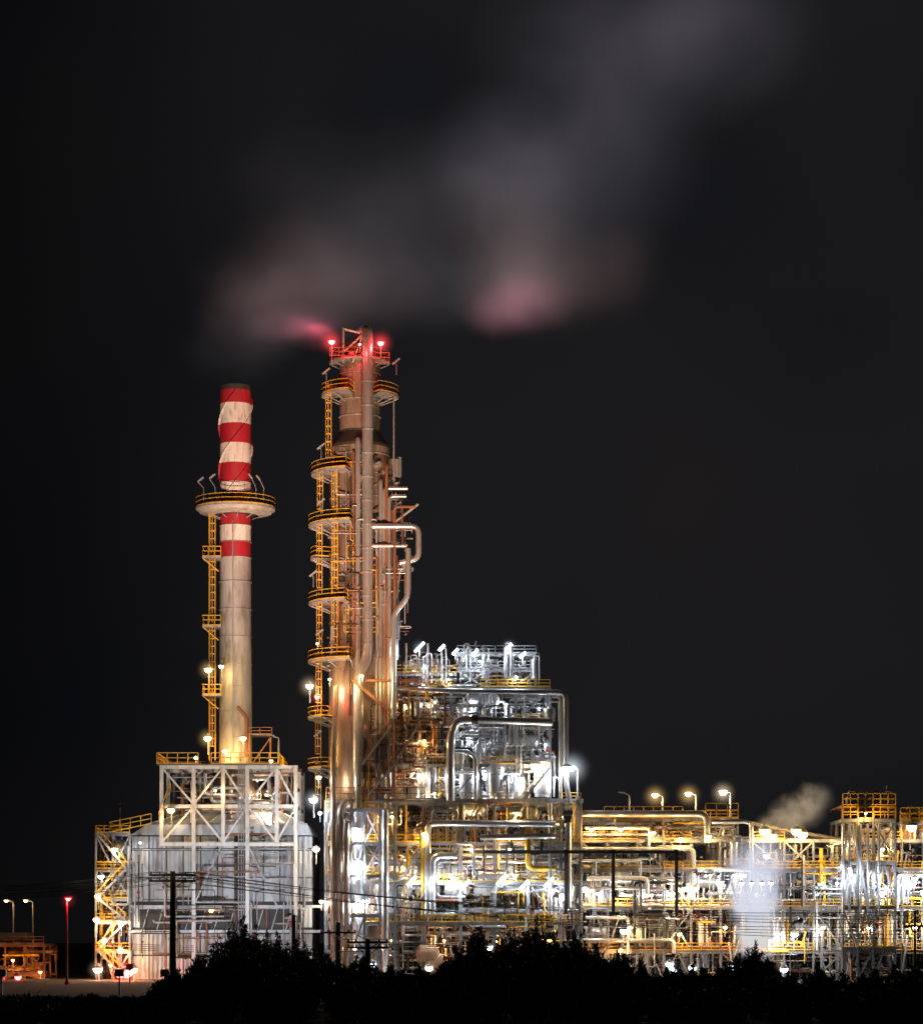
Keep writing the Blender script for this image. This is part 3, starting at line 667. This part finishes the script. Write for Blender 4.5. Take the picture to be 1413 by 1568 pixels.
for px,py in ((1170,1272),(1181,1280),(1219,1272),(1228,1277),(1395,1266)): L_(px,py,-1,'y',1300,0.7,2.6 if px in(1170,1219) else 0,0.5)
L_(1325,1245,-5,'y',1500,0.12); L_(1300,1330,-5,'c',1800,0.2); L_(1345,1340,-5,'c',1800,0.2); L_(1400,1345,-3,'c',1800,0.4)
for px in (1135,1150,1166,1180): L_(px,1352,-9,'c',300,0.3)
for px,py,k,pw in ((463,1478,'c',1300),(570,1476,'c',2000),(657,1482,'w',2200),(720,1478,'c',700),(748,1450,'c',700),(800,1456,'c',500),(345,1486,'c',600),(500,1484,'c',700),(540,1486,'c',500),(960,1480,'c',1200),(1025,1476,'c',2400),(1030,1488,'c',1200),(1060,1482,'c',600),(1200,1484,'c',600),(880,1474,'c',600),(955,1425,'w',1500),(1120,1480,'c',500)):
    L_(px,py,-16,k,pw*0.5,0.5,1.8 if pw>1900 else 0,0.4)
# added spots hidden behind the shrubs to brighten stack, column and boiler house
FY=-112
spot((X(330),FY,2.5),(cx,cy,76),(1,0.84,0.72),460000,24,0.9)
spot((X(200),FY,2.5),(cx,cy,50),(1,0.82,0.68),170000,26,0.9)
spot((X(380),FY,2.5),(kx-2,4,72),(1,0.44,0.26),760000,26,0.9)
spot((X(700),FY,2.5),(kx+2,0,76),(1,0.72,0.46),560000,24,0.9)
spot((X(250),-40,2.5),(X(290),2,14),(0.82,0.9,1.0),36000,50,0.9)
spot((X(440),-40,2.5),(X(410),2,14),(0.85,0.9,1.0),26000,46,0.9)
spot((X(360),-60,2.5),(X(350),0,30),(0.98,0.95,0.9),26000,26,0.9)

# ------------------------------------------------------------ utility poles and wires
def upole(px,top,y,arms,w=0.32,half=3.2):
    p=P(px,top,y); b=MB(); h=p.z
    b.lathe((0,0,0),[(0,w*0.6),(h,w*0.4),(h,0.01)],WOOD,n=10)
    att=[]
    for py in arms:
        z=Z(py,y); b.box(-half,half,-0.35,-0.15,z-0.14,z+0.14,WOOD)
        for t in (-1,-0.6,0.6,1): 
            b.lathe((t*half*0.93,-0.25,0),[(z+0.14,0.07),(z+0.25,0.12),(z+0.4,0.12),(z+0.45,0.02)],WOOD,n=8); att.append(Vector((p.x+t*half*0.93,y-0.25,z+0.42)))
        b.beam((-half*0.5,-0.2,z),(0,-0.2,z-1.1),0.1,WOOD); b.beam((half*0.5,-0.2,z),(0,-0.2,z-1.1),0.1,WOOD)
    o=b.build('utility_pole'); o.location=(p.x,y,0); return att
a1=upole(265,1334,-60,(1340,1349),w=0.8,half=3.0)
a2=upole(518,1412,-25,(1428,),w=0.8,half=2.6); a3=upole(563,1438,-70,(1443,1451),w=0.7,half=2.6); a4=upole(450,1402,-50,(),w=0.6)
upole(1400,1395,-30,(1418,),w=0.35,half=1.6); 
b=MB()
def wire(a,c,sag):
    a=Vector(a); c=Vector(c); pts=[a.lerp(c,t/14)-Vector((0,0,sag*4*(t/14)*(1-t/14))) for t in range(15)]
    b.tube(pts,0.04,DARK,n=5,bend=0)
for i,a in enumerate(a1):
    wire(a,(X(706)+60,-60+i*0.7,Z(1395+i*6,-60)),2.0); wire(a,(X(-60),-70+i,Z(1350+i*4,-65)),1.2)
for a,c in zip(a2,a3): wire(a,c,0.5)
for i in range(4): wire(P(-20,1432+3*i,-40),P(720,1440+3*i,-40),1.2)
b.build('overhead_wires')

# ------------------------------------------------------------ shrubs
rng=np.random.default_rng(3)
def shrubs(name, items, mat):
    V=[];st_=MB()
    for (x,y,h,w,n) in items:
        nb=int(rng.integers(14,24))
        for k in range(nb):
            a=rng.uniform(0,2*math.pi); lean=rng.uniform(0.05,1.0)*w; hh=h*rng.uniform(0.55,1.0)*(1-0.22*(lean/w)) if k else h
            if k==0: lean*=0.25
            tip=np.array([x+math.cos(a)*lean,y+math.sin(a)*lean,hh]); base=np.array([x+math.cos(a)*0.2,y+math.sin(a)*0.2,0])
            mid=(base+tip)/2+np.array([math.cos(a),math.sin(a),0])*lean*0.15
            st_.tube([base,mid,tip],0.04,WOOD,n=4,bend=0.6,cap=False)
            m=int(n/nb)
            t=rng.uniform(0.05,1.03,m)**0.75
            c=(1-t)[:,None]**2*base+2*(t*(1-t))[:,None]*mid+(t**2)[:,None]*tip
            c=c+rng.normal(0,1,(m,3))*(0.08+0.45*(1-t))[:,None]*np.array([1,1,0.8])
            c[:,2]=np.abs(c[:,2])
            d=rng.normal(0,1,(m,3)); d[:,2]=np.abs(d[:,2])+0.5; d/=np.linalg.norm(d,axis=1)[:,None]
            s=np.cross(d,rng.normal(0,1,(m,3))); s/=np.linalg.norm(s,axis=1)[:,None]+1e-6
            L=rng.uniform(0.2,0.55,m)[:,None]; W=rng.uniform(0.04,0.09,m)[:,None]
            V.append(np.stack([c-s*W,c+s*W,c+d*L+s*W*0.3,c+d*L-s*W*0.3],1).reshape(-1,3))
    V=np.concatenate(V)
    me=bpy.data.meshes.new(name)
    sv=np.array(st_.v); sf_=np.array(st_.f)+len(V)
    allv=np.concatenate([V,sv]); allf=np.concatenate([np.arange(len(V)).reshape(-1,4),sf_]).astype(np.int32)
    me.vertices.add(len(allv)); me.vertices.foreach_set('co',allv.astype(np.float32).ravel())
    me.loops.add(allf.size); me.loops.foreach_set('vertex_index',allf.ravel())
    me.polygons.add(len(allf)); me.polygons.foreach_set('loop_start',np.arange(len(allf),dtype=np.int32)*4)
    me.update(calc_edges=True); me.materials.append(mat)
    o=bpy.data.objects.new(name,me); S.collection.objects.link(o)
LEAF=pmat('foliage',(0.06,0.07,0.035),0.5,0,var=0.6,scale=1.5,streak=False,dirt_amt=0.2)
items=[]
prof=[(-40,1548),(60,1546),(120,1535),(160,1538),(200,1538),(240,1522),(270,1496),(300,1470),(335,1446),(352,1414),(372,1404),(395,1418),(425,1430),(455,1442),(485,1456),(520,1468),(560,1478),(600,1482),(640,1482),(680,1478),(705,1456),(735,1424),(760,1442),(790,1430),(820,1410),(850,1430),(880,1432),(910,1444),(945,1458),(980,1472),(1020,1484),(1060,1488),(1100,1484),(1130,1462),(1155,1446),(1175,1470),(1210,1492),(1250,1484),(1290,1490),(1340,1484),(1380,1492),(1460,1484)]
PX=[p[0] for p in prof]; PY=[p[1] for p in prof]
def top_at(px): return float(np.interp(px,PX,PY))
for px in range(-30,1450,10):
    y=float(rng.uniform(-185,-110)) if px>240 else float(rng.uniform(-200,-180)); q=px+rng.uniform(-5,5)
    h=max(1.2,Z(top_at(q)+max(-10,rng.normal(6,13)),y)); items.append((X(q,y),y,h,float(rng.uniform(0.9,1.7)),1600))
for px,py in prof:
    if py<1500:
        y=float(rng.uniform(-170,-120)); items.append((X(px,y),y,Z(py,y),1.1,1700))
for i in range(160):
    y=float(rng.uniform(-228,-185)); px=rng.uniform(-60,1470); items.append((X(px,y),y,max(1.2,Z(min(1540,top_at(px)+26),y)),1.6,1000))
shrubs('shrub_thicket',items,LEAF)

# ------------------------------------------------------------ steam volumes
def steam(name, dom, blobs, noise_scale, lo, hi, yc, depth, absorb=0.0, step=0.5, dist=0.0, floor=0.25):
    px0,py0,px1,py1=dom
    b=MB(); m=bpy.data.materials.new(name); m.use_nodes=True; nt=m.node_tree; nt.nodes.clear(); N=nt.nodes; L=nt.links
    a=P(px0,py1,yc); c=P(px1,py0,yc)
    b.box(a.x,c.x,yc-depth/2,yc+depth/2,a.z,c.z,m)
    tc=N.new('ShaderNodeTexCoord')
    nz=N.new('ShaderNodeTexNoise'); nz.inputs['Scale'].default_value=noise_scale; nz.inputs['Detail'].default_value=3; nz.inputs['Roughness'].default_value=0.55
    L.new(tc.outputs['Object'],nz.inputs['Vector'])
    vs=N.new('ShaderNodeVectorMath'); vs.operation='SUBTRACT'; L.new(nz.outputs['Color'],vs.inputs[0]); vs.inputs[1].default_value=(0.5,0.5,0.5)
    vm=N.new('ShaderNodeVectorMath'); vm.operation='MULTIPLY_ADD'; L.new(vs.outputs[0],vm.inputs[0]); vm.inputs[1].default_value=(dist,)*3; L.new(tc.outputs['Object'],vm.inputs[2])
    acc=None
    for (px,py,rx_,rz_,amp,col) in blobs:
        q=P(px,py,yc)
        s1=N.new('ShaderNodeVectorMath'); s1.operation='SUBTRACT'; L.new(vm.outputs[0],s1.inputs[0]); s1.inputs[1].default_value=q
        s2=N.new('ShaderNodeVectorMath'); s2.operation='MULTIPLY'; L.new(s1.outputs[0],s2.inputs[0]); s2.inputs[1].default_value=(10/rx_,2.0/depth,10/rz_)
        ln=N.new('ShaderNodeVectorMath'); ln.operation='LENGTH'; L.new(s2.outputs[0],ln.inputs[0])
        mr=N.new('ShaderNodeMapRange'); mr.interpolation_type='SMOOTHSTEP'; mr.inputs[1].default_value=1.0; mr.inputs[2].default_value=0.0; mr.inputs[3].default_value=0; mr.inputs[4].default_value=amp
        L.new(ln.outputs['Value'],mr.inputs[0])
        cs=N.new('ShaderNodeVectorMath'); cs.operation='MULTIPLY_ADD'; L.new(mr.outputs[0],cs.inputs[0]); cs.inputs[1].default_value=col
        if acc: L.new(acc,cs.inputs[2])
        else: cs.inputs[2].default_value=(0,0,0)
        acc=cs.outputs[0]
    mr2=N.new('ShaderNodeMapRange'); mr2.inputs[1].default_value=lo; mr2.inputs[2].default_value=hi; mr2.interpolation_type='SMOOTHSTEP'
    mr2.inputs[3].default_value=floor
    L.new(nz.outputs[0],mr2.inputs[0])
    fin=N.new('ShaderNodeVectorMath'); fin.operation='SCALE'; L.new(acc,fin.inputs[0]); L.new(mr2.outputs[0],fin.inputs['Scale'])
    e=N.new('ShaderNodeEmission'); L.new(fin.outputs[0],e.inputs['Color']); e.inputs['Strength'].default_value=1.0/depth  # steam emits by itself; the light on it is put into this colour
    o=N.new('ShaderNodeOutputMaterial')
    if absorb:
        ab=N.new('ShaderNodeVolumeAbsorption'); ab.inputs['Color'].default_value=(0,0,0,1)
        sp=N.new('ShaderNodeSeparateXYZ'); L.new(fin.outputs[0],sp.inputs[0])
        mm=N.new('ShaderNodeMath'); mm.operation='MULTIPLY'; mm.inputs[1].default_value=absorb; L.new(sp.outputs[0],mm.inputs[0]); L.new(mm.outputs[0],ab.inputs['Density'])
        ad=N.new('ShaderNodeAddShader'); L.new(e.outputs[0],ad.inputs[0]); L.new(ab.outputs[0],ad.inputs[1]); L.new(ad.outputs[0],o.inputs['Volume'])
    else: L.new(e.outputs[0],o.inputs['Volume'])
    try: m.cycles.volume_step_rate=step
    except Exception as ex: print(ex)
    b.build(name)
G=(0.092,0.080,0.086); BR=(0.195,0.125,0.125); PK=(0.34,0.13,0.17); G2=(0.105,0.098,0.115)  # glow colours of the plume; PK puts red-lamp light into the steam
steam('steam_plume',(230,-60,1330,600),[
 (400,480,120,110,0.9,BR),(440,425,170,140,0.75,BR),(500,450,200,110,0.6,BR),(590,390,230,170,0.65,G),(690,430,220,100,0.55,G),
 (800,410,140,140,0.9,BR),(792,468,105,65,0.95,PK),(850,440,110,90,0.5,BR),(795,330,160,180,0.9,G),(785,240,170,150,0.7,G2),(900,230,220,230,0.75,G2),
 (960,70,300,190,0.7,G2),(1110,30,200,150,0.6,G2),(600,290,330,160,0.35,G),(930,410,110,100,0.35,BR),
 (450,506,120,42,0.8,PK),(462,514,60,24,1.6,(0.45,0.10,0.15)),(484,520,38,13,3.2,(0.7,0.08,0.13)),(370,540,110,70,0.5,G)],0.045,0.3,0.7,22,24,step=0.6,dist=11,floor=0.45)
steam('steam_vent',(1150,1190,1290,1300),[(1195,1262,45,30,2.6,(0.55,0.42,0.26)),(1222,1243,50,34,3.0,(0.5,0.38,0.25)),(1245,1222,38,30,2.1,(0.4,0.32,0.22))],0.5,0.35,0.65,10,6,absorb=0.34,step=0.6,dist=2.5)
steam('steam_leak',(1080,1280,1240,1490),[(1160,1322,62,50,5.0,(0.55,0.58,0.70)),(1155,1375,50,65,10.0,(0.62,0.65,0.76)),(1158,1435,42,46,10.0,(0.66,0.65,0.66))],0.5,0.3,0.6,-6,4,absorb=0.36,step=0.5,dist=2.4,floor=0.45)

# ------------------------------------------------------------ sky
w=bpy.data.worlds.new('World'); S.world=w; w.use_nodes=True; nt=w.node_tree; N=nt.nodes; L=nt.links
bg=N['Background']; tc=N.new('ShaderNodeTexCoord')
nz=N.new('ShaderNodeTexNoise'); nz.inputs['Scale'].default_value=5; nz.inputs['Detail'].default_value=3; L.new(tc.outputs['Generated'],nz.inputs['Vector'])
cr=N.new('ShaderNodeValToRGB'); e=cr.color_ramp.elements; e[0].position=0.35; e[1].position=0.75; e[0].color=(0.0068,0.0074,0.0094,1); e[1].color=(0.0125,0.0110,0.0115,1); L.new(nz.outputs[0],cr.inputs[0])
sx=N.new('ShaderNodeSeparateXYZ'); L.new(tc.outputs['Generated'],sx.inputs[0])
mr=N.new('ShaderNodeMapRange'); mr.interpolation_type='SMOOTHSTEP'; mr.inputs[1].default_value=-0.19; mr.inputs[2].default_value=-0.01; mr.inputs[3].default_value=0.35; mr.inputs[4].default_value=1.0; L.new(sx.outputs[0],mr.inputs[0])
vs=N.new('ShaderNodeVectorMath'); vs.operation='SCALE'; L.new(cr.outputs[0],vs.inputs[0]); L.new(mr.outputs[0],vs.inputs['Scale']); L.new(vs.outputs[0],bg.inputs[0]); bg.inputs[1].default_value=1.0

# ------------------------------------------------------------ camera
cam=bpy.data.cameras.new('camera'); co=bpy.data.objects.new('camera',cam); S.collection.objects.link(co); S.camera=co
co.location=(0,-D,CZ); co.rotation_euler=(math.radians(90),0,0)
cam.lens=36*D/156.8; cam.sensor_width=36; cam.shift_y=(1440-784)*0.1/156.8; cam.clip_end=8000; cam.clip_start=1
S.view_settings.view_transform='Standard'; S.view_settings.look='None'; S.view_settings.exposure=0
